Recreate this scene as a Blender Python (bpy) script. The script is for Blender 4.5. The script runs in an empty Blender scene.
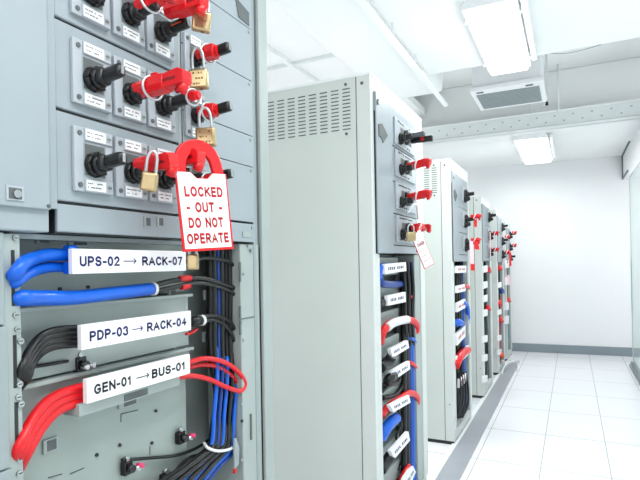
import bpy, bmesh, math, random
from mathutils import Vector, Matrix
random.seed(7)
S = bpy.context.scene
COL = S.collection
S.view_settings.view_transform = 'Standard'
S.view_settings.look = 'None'
S.view_settings.exposure = 0
# ------------------------------------------------------------------ camera numbers (fitted to the photograph)
F, YAW, PIT, ROLL, CY = 514.6257, .4549389, .0024263, -.0174835, 262.674
fw = Vector((-math.sin(YAW)*math.cos(PIT), math.cos(YAW)*math.cos(PIT), math.sin(PIT)))
r0 = Vector((math.cos(YAW), math.sin(YAW), 0)); u0 = r0.cross(fw)
RR = math.cos(ROLL)*r0 + math.sin(ROLL)*u0
UU = -math.sin(ROLL)*r0 + math.cos(ROLL)*u0
CAM = Vector((0, 0, 1.5))
def ray(px, py): return RR*((px-320)/F) - UU*((py-CY)/F) + fw
def onx(px, py, X):
    v = ray(px, py); return CAM + v*((X-CAM.x)/v.x)
def ony(px, py, Y):
    v = ray(px, py); return CAM + v*((Y-CAM.y)/v.y)
def dep(px, py, d): return CAM + ray(px, py)*d
cd = bpy.data.cameras.new('camera'); cam = bpy.data.objects.new('camera', cd); COL.objects.link(cam)
M = Matrix((RR, UU, -fw)).transposed().to_4x4(); M.translation = CAM
cam.matrix_world = M
cd.sensor_fit = 'HORIZONTAL'; cd.sensor_width = 36; cd.lens = F/640*36
cd.shift_y = (CY-240)/640; cd.clip_start = .02
S.camera = cam
# ------------------------------------------------------------------ materials
def lin(c):
    c = c/255
    return c/12.92 if c <= .04045 else ((c+.055)/1.055)**2.4
def mat(name, rgb, rough=.5, metal=0, noise=.0, scale=12, emit=0, spec=.5, bump=0, bscale=200, coat=0):
    m = bpy.data.materials.new(name); m.use_nodes = True
    nt = m.node_tree; b = nt.nodes['Principled BSDF']
    col = tuple(lin(c) for c in rgb)+(1,)
    b.inputs['Base Color'].default_value = col
    b.inputs['Roughness'].default_value = rough; b.inputs['Metallic'].default_value = metal
    b.inputs['Specular IOR Level'].default_value = spec
    if coat: b.inputs['Coat Weight'].default_value = coat
    if emit:
        b.inputs['Emission Color'].default_value = col; b.inputs['Emission Strength'].default_value = emit
    tc = nt.nodes.new('ShaderNodeTexCoord')
    if noise:
        n = nt.nodes.new('ShaderNodeTexNoise'); n.inputs['Scale'].default_value = scale; n.inputs['Detail'].default_value = 4
        nt.links.new(tc.outputs['Object'], n.inputs['Vector'])
        r = nt.nodes.new('ShaderNodeValToRGB')
        r.color_ramp.elements[0].position = .3; r.color_ramp.elements[1].position = .7
        r.color_ramp.elements[0].color = tuple(max(0, c*(1-noise)) for c in col[:3])+(1,)
        r.color_ramp.elements[1].color = tuple(min(1, c*(1+noise)) for c in col[:3])+(1,)
        nt.links.new(n.outputs['Fac'], r.inputs['Fac']); nt.links.new(r.outputs['Color'], b.inputs['Base Color'])
    if bump:
        n2 = nt.nodes.new('ShaderNodeTexNoise'); n2.inputs['Scale'].default_value = bscale
        nt.links.new(tc.outputs['Object'], n2.inputs['Vector'])
        bp = nt.nodes.new('ShaderNodeBump'); bp.inputs['Strength'].default_value = bump; bp.inputs['Distance'].default_value = .001
        nt.links.new(n2.outputs['Fac'], bp.inputs['Height']); nt.links.new(bp.outputs['Normal'], b.inputs['Normal'])
    return m
m_side = mat('grey_green_steel', (206, 213, 209), .45, noise=.02, scale=3, bump=.1)
m_post = mat('pale_grey_steel', (212, 217, 215), .45, noise=.02, scale=3)
m_white = mat('white_and_lit_steel', (236, 240, 241), .5, noise=.01)  # own white on the kerb, painted glare on cabinet headers and tops
m_blue = mat('blue_grey_steel', (154, 164, 171), .42, noise=.02, scale=5, bump=.1)
m_frame = mat('dull_grey_steel', (150, 161, 164), .45, noise=.03, scale=5)
m_inner = mat('inner_grey_green', (156, 167, 163), .5, noise=.04, scale=6)
m_shelf = mat('shelf_steel', (163, 173, 171), .4, noise=.03, scale=6)
m_plate = mat('plate_grey', (172, 180, 187), .4, noise=.02)
m_dark = mat('dark_gap', (38, 42, 44), .6, noise=.1)
m_slot = mat('slot_shadow', (92, 98, 100), .6, noise=.1)
m_black = mat('black_plastic', (15, 16, 18), .35, noise=.15, scale=60)
m_cblack = mat('black_cable_jacket', (15, 16, 18), .38, noise=.1, scale=40)
m_cblue = mat('blue_cable_jacket', (0, 96, 212), .38, noise=.06, scale=30, coat=.1)
m_cblue2 = mat('deep_blue_cable', (8, 58, 140), .35, noise=.08, scale=30)
m_cred = mat('red_cable_jacket', (222, 12, 26), .38, noise=.05, scale=30, coat=.1)
m_cteal = mat('teal_cable', (90, 140, 165), .4, noise=.05)
m_red = mat('red_lockout_plastic', (215, 8, 20), .36, noise=.05, scale=40, coat=.1)
m_dred = mat('dark_red_plastic', (130, 8, 18), .4, noise=.05)
m_brass = mat('brass', (192, 172, 132), .28, metal=.85, noise=.06, scale=80)
m_brassd = mat('engraved_brass', (130, 84, 50), .5, metal=.3, noise=.1)
m_steel = mat('polished_steel', (200, 204, 208), .32, metal=.7, noise=.02)
m_zinc = mat('zinc_screw', (165, 170, 172), .35, metal=.7, noise=.05)
m_label = mat('white_label', (245, 245, 248), .5, noise=.005)
m_ink = mat('navy_ink', (24, 20, 92), .6, noise=.02)
m_inkk = mat('black_ink', (28, 28, 34), .6, noise=.02)
m_inkr = mat('red_ink', (178, 10, 22), .5, noise=.02)
m_grey_ink = mat('grey_ink', (88, 94, 100), .6, noise=.02)
m_pink = mat('pink_cap', (225, 60, 110), .4, noise=.03)
m_tie = mat('white_tie', (232, 234, 236), .4, noise=.01)
m_wall = mat('wall_paint', (244, 246, 248), .7, noise=.008, scale=2)
m_ceil = mat('ceiling_paint', (248, 250, 250), .8, noise=.01, scale=2)
m_beam = mat('beam_paint', (246, 249, 249), .7, noise=.008, scale=2)
m_tray = mat('tray_steel', (232, 238, 238), .5, noise=.02)
m_acw = mat('ac_plastic', (244, 246, 249), .5, noise=.01)
m_base = mat('baseboard_grey', (138, 150, 158), .45, noise=.04, scale=4)
m_strip = mat('floor_strip_grey', (160, 164, 172), .4, noise=.05, scale=3)
m_seal = mat('dark_green_seal', (92, 112, 112), .5, noise=.05)
m_edge = mat('glass_edge_teal', (60, 150, 155), .2, noise=.05)
m_chan = mat('channel_metal', (130, 138, 142), .3, metal=.5, noise=.05)
m_diff = mat('light_diffuser', (255, 255, 255), .5, noise=.005, emit=5)
m_orange = mat('orange_mark', (240, 90, 40), .5, noise=.02)
def glass():
    m = bpy.data.materials.new('partition_glass'); m.use_nodes = True; nt = m.node_tree
    for n in list(nt.nodes): nt.nodes.remove(n)
    o = nt.nodes.new('ShaderNodeOutputMaterial'); t = nt.nodes.new('ShaderNodeBsdfTransparent'); t.inputs[0].default_value = (.93, .97, .96, 1)
    g = nt.nodes.new('ShaderNodeBsdfGlossy'); g.inputs['Roughness'].default_value = .03
    d = nt.nodes.new('ShaderNodeBsdfDiffuse'); d.inputs[0].default_value = (.86, .92, .91, 1)
    a = nt.nodes.new('ShaderNodeMixShader'); a.inputs[0].default_value = .08
    b = nt.nodes.new('ShaderNodeMixShader'); b.inputs[0].default_value = .18
    nt.links.new(t.outputs[0], a.inputs[1]); nt.links.new(g.outputs[0], a.inputs[2])
    nt.links.new(a.outputs[0], b.inputs[1]); nt.links.new(d.outputs[0], b.inputs[2]); nt.links.new(b.outputs[0], o.inputs[0])
    return m
m_glass = glass()
def floor_mat():
    m = bpy.data.materials.new('floor_tiles'); m.use_nodes = True; nt = m.node_tree; b = nt.nodes['Principled BSDF']
    tc = nt.nodes.new('ShaderNodeTexCoord'); sep = nt.nodes.new('ShaderNodeSeparateXYZ'); nt.links.new(tc.outputs['Object'], sep.inputs[0])
    def mth(op, a, v=None):
        n = nt.nodes.new('ShaderNodeMath'); n.operation = op
        if isinstance(a, (int, float)): n.inputs[0].default_value = a
        else: nt.links.new(a, n.inputs[0])
        if v is not None:
            if isinstance(v, (int, float)): n.inputs[1].default_value = v
            else: nt.links.new(v, n.inputs[1])
        return n.outputs[0]
    def line(src, off, per, w):
        f = mth('FRACT', mth('DIVIDE', mth('SUBTRACT', src, off), per))
        d = mth('MINIMUM', f, mth('SUBTRACT', 1.0, f))
        return mth('LESS_THAN', mth('MULTIPLY', d, per), w)
    g = mth('MAXIMUM', line(sep.outputs[0], -.226, .446, .003), line(sep.outputs[1], .13, .78, .0042))
    n = nt.nodes.new('ShaderNodeTexNoise'); n.inputs['Scale'].default_value = 1.5; nt.links.new(tc.outputs['Object'], n.inputs['Vector'])
    r = nt.nodes.new('ShaderNodeValToRGB'); r.color_ramp.elements[0].color = (lin(240), lin(242), lin(247), 1); r.color_ramp.elements[1].color = (lin(248), lin(249), lin(252), 1)
    nt.links.new(n.outputs['Fac'], r.inputs['Fac'])
    mx = nt.nodes.new('ShaderNodeMixRGB'); nt.links.new(g, mx.inputs[0]); nt.links.new(r.outputs[0], mx.inputs[1]); mx.inputs[2].default_value = (lin(168), lin(173), lin(180), 1)
    nt.links.new(mx.outputs[0], b.inputs['Base Color']); b.inputs['Roughness'].default_value = .22
    b.inputs['Specular IOR Level'].default_value = .4
    return m
m_floor = floor_mat()
# ------------------------------------------------------------------ mesh helpers
class MB:
    def __init__(s): s.bm = bmesh.new(); s.mats = []
    def mi(s, m):
        if m not in s.mats: s.mats.append(m)
        return s.mats.index(m)
    def _fin(s, faces, m, smooth=False):
        i = s.mi(m)
        for f in faces: f.material_index = i; f.smooth = smooth
    def box(s, x0, x1, y0, y1, z0, z1, m, bev=0):
        if x0 > x1: x0, x1 = x1, x0
        if y0 > y1: y0, y1 = y1, y0
        if z0 > z1: z0, z1 = z1, z0
        T = Matrix.Translation(((x0+x1)/2, (y0+y1)/2, (z0+z1)/2)) @ Matrix.Diagonal((x1-x0, y1-y0, z1-z0, 1))
        return s.cube(T, m, bev)
    def cube(s, T, m, bev=0):
        r = bmesh.ops.create_cube(s.bm, size=1, matrix=T)
        vs = r['verts']; fs = list({f for v in vs for f in v.link_faces}); s._fin(fs, m)
        if bev:
            es = list({e for v in vs for e in v.link_edges})
            rr = bmesh.ops.bevel(s.bm, geom=es, offset=bev, segments=2, profile=.7, affect='EDGES', clamp_overlap=True)
            s._fin(rr['faces'], m, True)
        return s
    def cyl(s, a, b, r, m, r2=None, seg=20, caps=True, smooth=True):
        a = Vector(a); b = Vector(b); d = b-a; L = d.length
        q = d.to_track_quat('Z', 'Y').to_matrix().to_4x4()
        T = Matrix.Translation((a+b)/2) @ q
        rr = bmesh.ops.create_cone(s.bm, cap_ends=caps, segments=seg, radius1=r, radius2=r if r2 is None else r2, depth=L, matrix=T)
        fs = list({f for v in rr['verts'] for f in v.link_faces}); s._fin(fs, m)
        for f in fs: f.smooth = smooth and len(f.verts) == 4
        return s
    def prism(s, pts, lo, hi, axis, m, bev=0):
        # pts: 2D outline in the two other axes (cyclic order y,z / x,z / x,y)
        def P(p, t): return {'x': (t, p[0], p[1]), 'y': (p[0], t, p[1]), 'z': (p[0], p[1], t)}[axis]
        A = [s.bm.verts.new(P(p, lo)) for p in pts]; B = [s.bm.verts.new(P(p, hi)) for p in pts]
        fs = [s.bm.faces.new(A), s.bm.faces.new(B[::-1])]; n = len(pts)
        for i in range(n): fs.append(s.bm.faces.new((A[i], B[i], B[(i+1) % n], A[(i+1) % n])))
        bmesh.ops.recalc_face_normals(s.bm, faces=fs); s._fin(fs, m)
        if bev:
            es = list({e for f in fs for e in f.edges})
            rr = bmesh.ops.bevel(s.bm, geom=es, offset=bev, segments=2, profile=.7, affect='EDGES', clamp_overlap=True)
            s._fin(rr['faces'], m, True)
        return s
    def tube(s, pts, r, m, seg=10, closed=False, sub=6, flat=1.0):
        pts = [Vector(p) for p in pts]; n = len(pts); P = []
        if sub > 1 and n > 2:
            rng = n if closed else n-1
            for i in range(rng):
                if closed: p0, p1, p2, p3 = (pts[(i+k) % n] for k in (-1, 0, 1, 2))
                else:
                    p1, p2 = pts[i], pts[i+1]
                    p0 = pts[i-1] if i else p1*2-p2
                    p3 = pts[i+2] if i+2 < n else p2*2-p1
                for k in range(sub):
                    t = k/sub
                    P.append(.5*((2*p1)+(p2-p0)*t+(2*p0-5*p1+4*p2-p3)*t*t+(3*p1-p0-3*p2+p3)*t**3))
            if not closed: P.append(pts[-1])
        else: P = pts
        N = len(P); rings = []
        T0 = (P[1]-P[0]).normalized(); up = Vector((0, 0, 1)) if abs(T0.z) < .9 else Vector((1, 0, 0))
        nrm = (up - T0*up.dot(T0)).normalized()
        for i in range(N):
            if closed: T = (P[(i+1) % N]-P[i-1]).normalized()
            else: T = (P[min(i+1, N-1)]-P[max(i-1, 0)]).normalized()
            nrm = (nrm - T*nrm.dot(T)).normalized(); b = T.cross(nrm)
            rings.append([s.bm.verts.new(P[i]+(nrm*math.cos(a)+b*math.sin(a)*flat)*r) for a in (2*math.pi*k/seg for k in range(seg))])
        fs = []
        for i in range(N if closed else N-1):
            A, B = rings[i], rings[(i+1) % N]
            for k in range(seg): fs.append(s.bm.faces.new((A[k], A[(k+1) % seg], B[(k+1) % seg], B[k])))
        caps = []
        if not closed: caps = [s.bm.faces.new(rings[0][::-1]), s.bm.faces.new(rings[-1])]
        s._fin(fs, m, True); s._fin(caps, m)
        return s
    def build(s, name, parent=None, loc=None, mw=None):
        me = bpy.data.meshes.new(name); s.bm.normal_update(); s.bm.to_mesh(me); s.bm.free()
        for m in s.mats: me.materials.append(m)
        o = bpy.data.objects.new(name, me); COL.objects.link(o)
        if parent is not None: o.parent = parent
        if loc is not None: o.location = loc
        if mw is not None: o.matrix_world = mw
        return o
def tag(o, label=None, cat=None, group=None, kind=None):
    if label: o['label'] = label
    if cat: o['category'] = cat
    if group: o['group'] = group
    if kind: o['kind'] = kind
    return o
def empty(name, loc=(0, 0, 0)):
    o = bpy.data.objects.new(name, None); COL.objects.link(o); o.location = loc; o.empty_display_size = .05
    return o
def struct(o): o['kind'] = 'structure'; return o
def arc(cx, cy, rx, ry, a0, a1, n=10):
    return [(cx+rx*math.cos(math.radians(a0+(a1-a0)*i/n)), cy+ry*math.sin(math.radians(a0+(a1-a0)*i/n))) for i in range(n+1)]
GL = {
 'U': (.62, [[(0, 1), (0, .3)]+arc(.31, .3, .31, .3, 180, 360)[1:-1]+[(.62, .3), (.62, 1)]]),
 'P': (.58, [[(0, 0), (0, 1), (.32, 1)]+arc(.32, .73, .26, .27, 90, -90)[1:]+[(0, .46)]]),
 'R': (.62, [[(0, 0), (0, 1), (.34, 1)]+arc(.34, .74, .25, .26, 90, -90)[1:]+[(0, .48)], [(.32, .48), (.64, 0)]]),
 'B': (.60, [[(0, 0), (0, 1), (.32, 1)]+arc(.32, .77, .22, .23, 90, -90)[1:]+[(0, .54)], [(.3, .54)]+arc(.32, .27, .27, .27, 90, -90)[1:]+[(0, 0)]]),
 'D': (.64, [[(.28, 0), (0, 0), (0, 1), (.28, 1)]+arc(.28, .5, .36, .5, 90, -90)[1:]]),
 'S': (.60, [arc(.30, .755, .28, .245, 20, 260)+arc(.30, .27, .30, .27, 80, -165)]),
 'C': (.64, [arc(.34, .5, .34, .5, 42, 318, 16)]),
 'G': (.68, [arc(.35, .5, .35, .5, 48, 325, 16)+[(.66, .46), (.38, .46)]]),
 'O': (.72, [arc(.36, .5, .36, .5, 90, 450, 22)]),
 '0': (.54, [arc(.27, .5, .27, .5, 90, 450, 20)]),
 'A': (.68, [[(-.02, 0), (.34, 1), (.70, 0)], [(.12, .33), (.56, .33)]]),
 'K': (.62, [[(0, 0), (0, 1)], [(.58, 1), (0, .38)], [(.2, .58), (.64, 0)]]),
 'E': (.54, [[(.54, 0), (0, 0), (0, 1), (.52, 1)], [(0, .52), (.48, .52)]]),
 'N': (.64, [[(0, 0), (0, 1)], [(.0, .98), (.64, .02)], [(.64, 0), (.64, 1)]]),
 'L': (.50, [[(0, 1), (0, 0), (.5, 0)]]),
 'T': (.60, [[(0, 1), (.6, 1)], [(.3, 1), (.3, 0)]]),
 '1': (.34, [[(.02, .74), (.24, .95), (.24, 0)]]),
 '2': (.54, [arc(.27, .73, .26, .27, 165, -30)+[(0, 0), (.54, 0)]]),
 '3': (.54, [arc(.26, .76, .24, .24, 160, -80)+arc(.26, .27, .28, .27, 75, -160)]),
 '4': (.56, [[(.42, 0), (.42, 1), (0, .3), (.58, .3)]]),
 '7': (.52, [[(0, 1), (.52, 1), (.18, 0)]]),
 '-': (.30, [[(0, .4), (.3, .4)]]), ' ': (.24, []),
}
def stroke_text(name, txt, m, parent, origin, ex, ey, w, h, weight=.15, depth=.0006):
    """flat sans lettering drawn as strokes: w wide, h high, lower-left corner at origin"""
    ex = Vector(ex).normalized(); ey = Vector(ey).normalized(); ez = ex.cross(ey); origin = Vector(origin)
    adv = []; x = 0
    for ch in txt: adv.append(x); x += GL[ch][0]*(1)+weight+.13
    tot = x-.13; k = w/tot; mb = MB(); i_ = mb.mi(m)
    for ch, ax in zip(txt, adv):
        for pl in GL[ch][1]:
            Q = [Vector((ax+weight/2+p[0], weight/2+p[1]*(1-weight))) for p in pl]
            closed = (Q[0]-Q[-1]).length < 1e-4
            if closed: Q = Q[:-1]
            n = len(Q); Lf = []; Rt = []
            for i in range(n):
                a_ = Q[i-1] if (i or closed) else None; b_ = Q[(i+1) % n] if (i < n-1 or closed) else None
                d1 = (Q[i]-a_).normalized() if a_ is not None else (b_-Q[i]).normalized()
                d2 = (b_-Q[i]).normalized() if b_ is not None else d1
                n1 = Vector((-d1.y, d1.x)); n2 = Vector((-d2.y, d2.x)); mm = n1+n2
                if mm.length < .3: mm = n1
                mm.normalize(); f = min(1/max(mm.dot(n1), .3), 1.7)*weight/2
                q = Q[i].copy()
                if not closed and i == 0: q = q-d2*weight*.45
                if not closed and i == n-1: q = q+d1*weight*.45
                q.y = min(max(q.y, 0), 1)
                Lf.append(q+mm*f); Rt.append(q-mm*f)
            def V(p): return mb.bm.verts.new(origin+ex*(p.x*k)+ey*(max(0, min(1, p.y))*h)+ez*depth)
            A = [V(p) for p in Lf]; B = [V(p) for p in Rt]
            for i in range(n if closed else n-1):
                j = (i+1) % n
                f_ = mb.bm.faces.new((B[i], B[j], A[j], A[i])); f_.material_index = i_
    return mb.build(name, parent)
# ------------------------------------------------------------------ room
XF = -.882                     # the plane of the cabinet fronts
YW = 9.15
def sbox(name, *a, m, bev=0):
    return struct(MB().box(*a, m, bev).build(name))
sbox('floor', -4.2, 2.6, -3.2, YW+.1, -.1, 0, m=m_floor)
# back wall, very slightly turned
bw = MB().prism([(-4.2, YW-.25), (2.6, YW+.11), (2.6, YW+.3), (-4.2, YW+.3)], 0, 3.75, 'z', m_wall).build('wall_back'); struct(bw)
bb = MB().prism([(-1.4, YW-.12), (2.6, YW+.09), (2.6, YW+.12), (-1.4, YW-.08)], 0, .135, 'z', m_base, .004).build('baseboard_back'); struct(bb)
sbox('wall_left', -4.3, -4.2, -3.2, YW, 0, 3.75, m=m_wall)
sbox('wall_right', 2.6, 2.7, -3.2, YW+.3, 0, 3.75, m=m_wall)
sbox('ceiling', -4.2, 2.6, -3.2, 7.6, 3.62, 3.75, m=m_ceil)
sbox('ceiling', -4.2, 2.6, 7.6, YW, 3.08, 3.62, m=m_ceil)
sbox('trim_1', -1.02, 2.6, -3.2, 4.12, 3.0, 3.62, m=m_beam, bev=.03)       # wide white duct boxing over the aisle
sbox('trim_2', -4.2, 2.6, 6.35, 7.66, 3.0, 3.62, m=m_beam, bev=.01)
sbox('trim_3', -1.58, -1.02, -1, 4.75, 3.04, 3.62, m=m_beam, bev=.09)          # soffit along the cabinets
# suspended ceiling panels left of the soffit, with rails
sbox('trim_4', -4.2, -1.6, -1, 6.3, 3.32, 3.40, m=m_ceil)
sbox('trim_5', -2.26, -2.22, -1, 6.3, 3.28, 3.32, m=m_beam)
for yy in (1.9, 4.05): sbox('trim_6', -4.2, -1.6, yy, yy+.03, 3.29, 3.32, m=m_tray)
# metal strip set in the floor in front of the cabinets and the narrow white kerb
sbox('trim_7', -.866, -.715, -3.0, 8.2, .0, .006, m=m_strip)
sbox('trim_8', -.905, -.866, -3.0, 8.6, .0, .012, m=m_white)
# bulkhead at the right and its dark seal, glass partition
sbox('wall_right_bulkhead', .73, .95, 8.32, YW+.2, 2.73, 3.08, m=m_wall)
sbox('wall_right_bulkhead', .73, .95, -1.0, 8.32, 2.63, 3.08, m=m_wall)
sbox('trim_9', .715, .735, YW-.02, YW+.0, 2.72, 3.08, m=m_seal)
sbox('trim_10', .712, .732, 8.0, YW, 3.062, 3.08, m=m_seal)
sbox('trim_11', .712, .732, 8.32, YW, 2.715, 2.732, m=m_seal)
g = empty('glass_partition', (.74, 4, 0)); struct(g)
p = MB().box(-.006, .006, -5, 4.28, .06, 2.63, m_glass).build('glass_pane', g)
MB().box(-.007, .007, 4.28, 4.292, .06, 2.63, m_side).box(-.009, -.0065, 4.262, 4.28, .75, 1.5, m_edge).build('glass_edge', g)
MB().box(-.03, .03, -5, 4.33, 0, .07, m_chan, .004).box(-.045, -.03, -5, 4.33, 0, .03, m_base).build('base_channel', g)
for yy in (0.2, 2.3): MB().box(-.012, .012, yy, yy+.02, .06, 2.63, m_post).build('joint', g)

# ------------------------------------------------------------------ ceiling things
def light_fixture(label, x0, x1, y0, y1, z, rods):
    t = tag(empty('ceiling_light', ((x0+x1)/2, (y0+y1)/2, z)), label, 'ceiling light', 'aisle ceiling lights')
    hx, hy = (x1-x0)/2, (y1-y0)/2
    MB().prism([(-hx-.02, .02), (-hx+.03, .10), (hx-.03, .10), (hx+.02, .02), (hx+.02, 0), (-hx-.02, 0)], -hy-.02, hy+.02, 'y', m_acw, .003).build('housing', t)
    MB().box(-hx, hx, -hy, hy, -.03, .0, m_diff, .012).build('diffuser', t)
    MB().box(hx+.035, hx+.07, -hy-.02, hy-.1, -.004, .03, m_acw, .004).build('side_rim', t)
    for s in (-1, 1):
        for q in (-1, 1):
            MB().box(s*hx-.006+.03*s, s*hx+.006+.03*s, q*hy*.7-.015, q*hy*.7+.015, -.005, rods, m_tray).build('hanger', t)
light_fixture('large bright rectangular ceiling light above the aisle, the nearer and bigger one', -.530, -.268, 3.06, 4.14, 2.95, .06)
light_fixture('smaller bright rectangular ceiling light beyond the cable tray near the back wall', -.59, -.245, 6.62, 8.15, 2.94, .06)
t = tag(empty('air_conditioner', (-.5, 5.0, 3.0)), 'white ceiling air conditioner with a grey slatted grille behind the nearer light', 'air conditioner')
MB().box(-.275, .295, -.26, .32, .03, .62, m_acw, .01).build('body', t)
MB().prism([(-.29, -.30), (.315, -.30), (.315, .33), (-.29, .33)], 0, .04, 'z', m_acw, .008).build('fascia', t)
gm = MB().box(-.25, .275, -.19, .27, -.006, .002, m_frame)
for i in range(12):
    y = -.18+i*.038
    gm.box(-.245, .27, y, y+.012, -.010, -.006, m_frame)
gm.build('grille', t)
cm = MB()
for xx in (-.21, .2): cm.box(xx-.03, xx+.03, -.265, -.235, -.004, .001, m_slot)
cm.build('latch', t)
# cable tray
t = tag(empty('cable_tray', (0, 6.2, 3.0)), 'pale perforated steel cable tray crossing the room below the ceiling', 'cable tray')
tm = MB().box(-3.6, 2.5, -.02, .0, -.03, .13, m_tray).box(-3.6, 2.5, -.03, .15, -.03, -.018, m_tray).box(-3.6, 2.5, .13, .15, -.03, .1, m_tray)
for i in range(52):
    x = -2.4+i*.09
    tm.box(x, x+.018, -.022, -.019, .005+.06*(i % 2), .016+.06*(i % 2), m_frame)
tm.box(-3.6, 2.5, -.032, -.018, .118, .132, m_beam)
tm.build('tray', t)
for x, yy in ((-.38, 0), (-.1, -.04), (1.4, 0), (-1.9, 0)):
    MB().cyl((x, yy, 0.1), (x, yy, .62), .008, m_tray).build('hanger_rod', t)
# thin rail hung beside the soffit
t = tag(empty('hanging_rail', (-.985, 2.1, 2.9)), 'thin white rail hung on short rods above the cabinets', 'rail')
MB().box(-.02, .015, -1.5, 2.55, -.01, .012, m_beam, .002).build('rail', t)
for yy in (-.4, .55, 1.0, 1.55): MB().box(-.005, .005, yy-.006, yy+.006, .012, .13, m_tray).build('hanger_rod', t)
# struts and wire near the air conditioner
t = tag(MB().box(-.012, .012, -.012, .012, 0, .62, m_tray).box(-.03, .012, -.012, .012, 0, .03, m_tray).build('ceiling_strut', loc=(-.19, 5.45, 3.0)), 'pale vertical strut hanging beside the air conditioner', 'strut')
w = MB().tube([ony(547, 53, 5.45), ony(565, 53.5, 5.45), ony(590, 48, 5.45), ony(615, 40, 5.45), ony(655, 33, 5.45)], .003, m_frame, seg=6)
tag(w.build('wire'), 'thin grey wire sagging below the ceiling right of the air conditioner', 'wire')
c0 = onx(511, 366, -.80)
w = MB().tube([(-.84, 7.05, .012), (-.845, 7.35, .06), (-.80, 7.55, .09), (-.72, 7.6, .09), (-.69, 7.5, .05), (-.69, 7.4, .012)], .02, m_tray, seg=10, flat=.35)
tag(w.build('floor_hose'), 'flat grey hose bent in a loop at the far end of the floor strip', 'hose')

# ------------------------------------------------------------------ cabinet
SW_CACHE = {}
def squiggle(mb, x, y0, y1, z, m, h=.0022, n=9, dx=.0006):
    """unreadable small print: a row of short strokes"""
    L = (y1-y0)/n
    for i in range(n):
        if random.random() < .14: continue
        w = L*random.uniform(.45, .85); zz = random.uniform(-.25, .25)*h
        mb.box(x, x+dx, y0+i*L, y0+i*L+w, z+zz-h/2, z+zz+h/2, m)
def switch_unit(cab, y, z, w=.09, h=.128, style='dark', ox=0.0, hl=.058, tilt=0, light=False, cr=None, cz=0, pit=.10):
    """a rotary isolator on its plate; cab origin is at the cabinet's foot"""
    e = empty('rotary_switch'); e.parent = cab; e.location = (ox, y, z)
    hw, hh = w/2, h/2
    pl = MB().box(0, .009, -hw, hw, -hh, hh, m_plate, .002)
    pl.box(.009, .0095, -hw*.56, hw*.62, -hh*.52, hh*.52, m_frame)
    pl.box(.0095, .010, -hw*.50, hw*.56, -hh*.48, hh*.50, m_slot)
    pl.build('mounting_plate', e)
    if not light:
        for q in (-1, 1):
            lb = MB().box(.009, .0125, -hw*.52, hw*.96, q*hh*.79-.013, q*hh*.79+.013, m_plate, .0015)
            lb.box(.0125, .0132, -hw*.48, hw*.55, q*hh*.79-.0105, q*hh*.79+.0105, m_label)
            squiggle(lb, .0132, -hw*.42, hw*.48, q*hh*.79+.004, m_grey_ink)
            squiggle(lb, .0132, -hw*.42, hw*.3, q*hh*.79-.004, m_grey_ink)
            lb.cyl((.0125, hw*.76, q*hh*.79), (.0138, hw*.76, q*hh*.79), .0052, m_zinc, seg=12).box(.0138, .0142, hw*.76-.0035, hw*.76+.0035, q*hh*.79-.0008, q*hh*.79+.0008, m_dark)
            lb.build('label_strip', e)
        sc = MB()
        for q in (-1, 1): sc.cyl((.009, -hw*.74, q*hh*.8), (.0112, -hw*.74, q*hh*.8), .005, m_slot, seg=10)
        sc.build('screw', e)
    cq = (cr or hw*.5)
    cm = MB().cyl((.009, 0, cz), (.024, 0, cz), cq*1.08, m_black, cq, 24).cyl((.024, 0, cz), (.034, 0, cz), cq*.95, m_black, cq*.75, 24)
    for k in range(8):
        a = k*math.pi/4
        cm.box(.011, .024, math.cos(a)*cq*1.02-.002, math.cos(a)*cq*1.02+.002, cz+math.sin(a)*cq*1.02-.002, cz+math.sin(a)*cq*1.02+.002, m_black)
    cm.build('collar', e)
    hm = MB()
    T = Matrix.Translation((0, 0, cz-.002)) @ Matrix.Rotation(-pit, 4, 'Y') @ Matrix.Rotation(tilt, 4, 'X'); hs = 1 if not light else 1.35
    def bx(x0, x1, yy, zz, b):
        hm.cube(T @ Matrix.Translation(((x0+x1)/2, 0, 0)) @ Matrix.Diagonal((x1-x0, yy*hs, zz*hs, 1)), m_black, b)
    bx(.028, hl+.03, .020, .024, .008)
    bx(.028, .048, .030, .030, .008)
    hm.cube(T @ Matrix.Translation((hl+.0302, 0, 0)) @ Matrix.Diagonal((.001, .007, .018, 1)), m_zinc)
    if style == 'orange': hm.cube(T @ Matrix.Translation((.065, -.0108, .002)) @ Matrix.Diagonal((.03, .0008, .002, 1)), m_orange)
    hm.build('handle', e)
    return e
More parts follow.
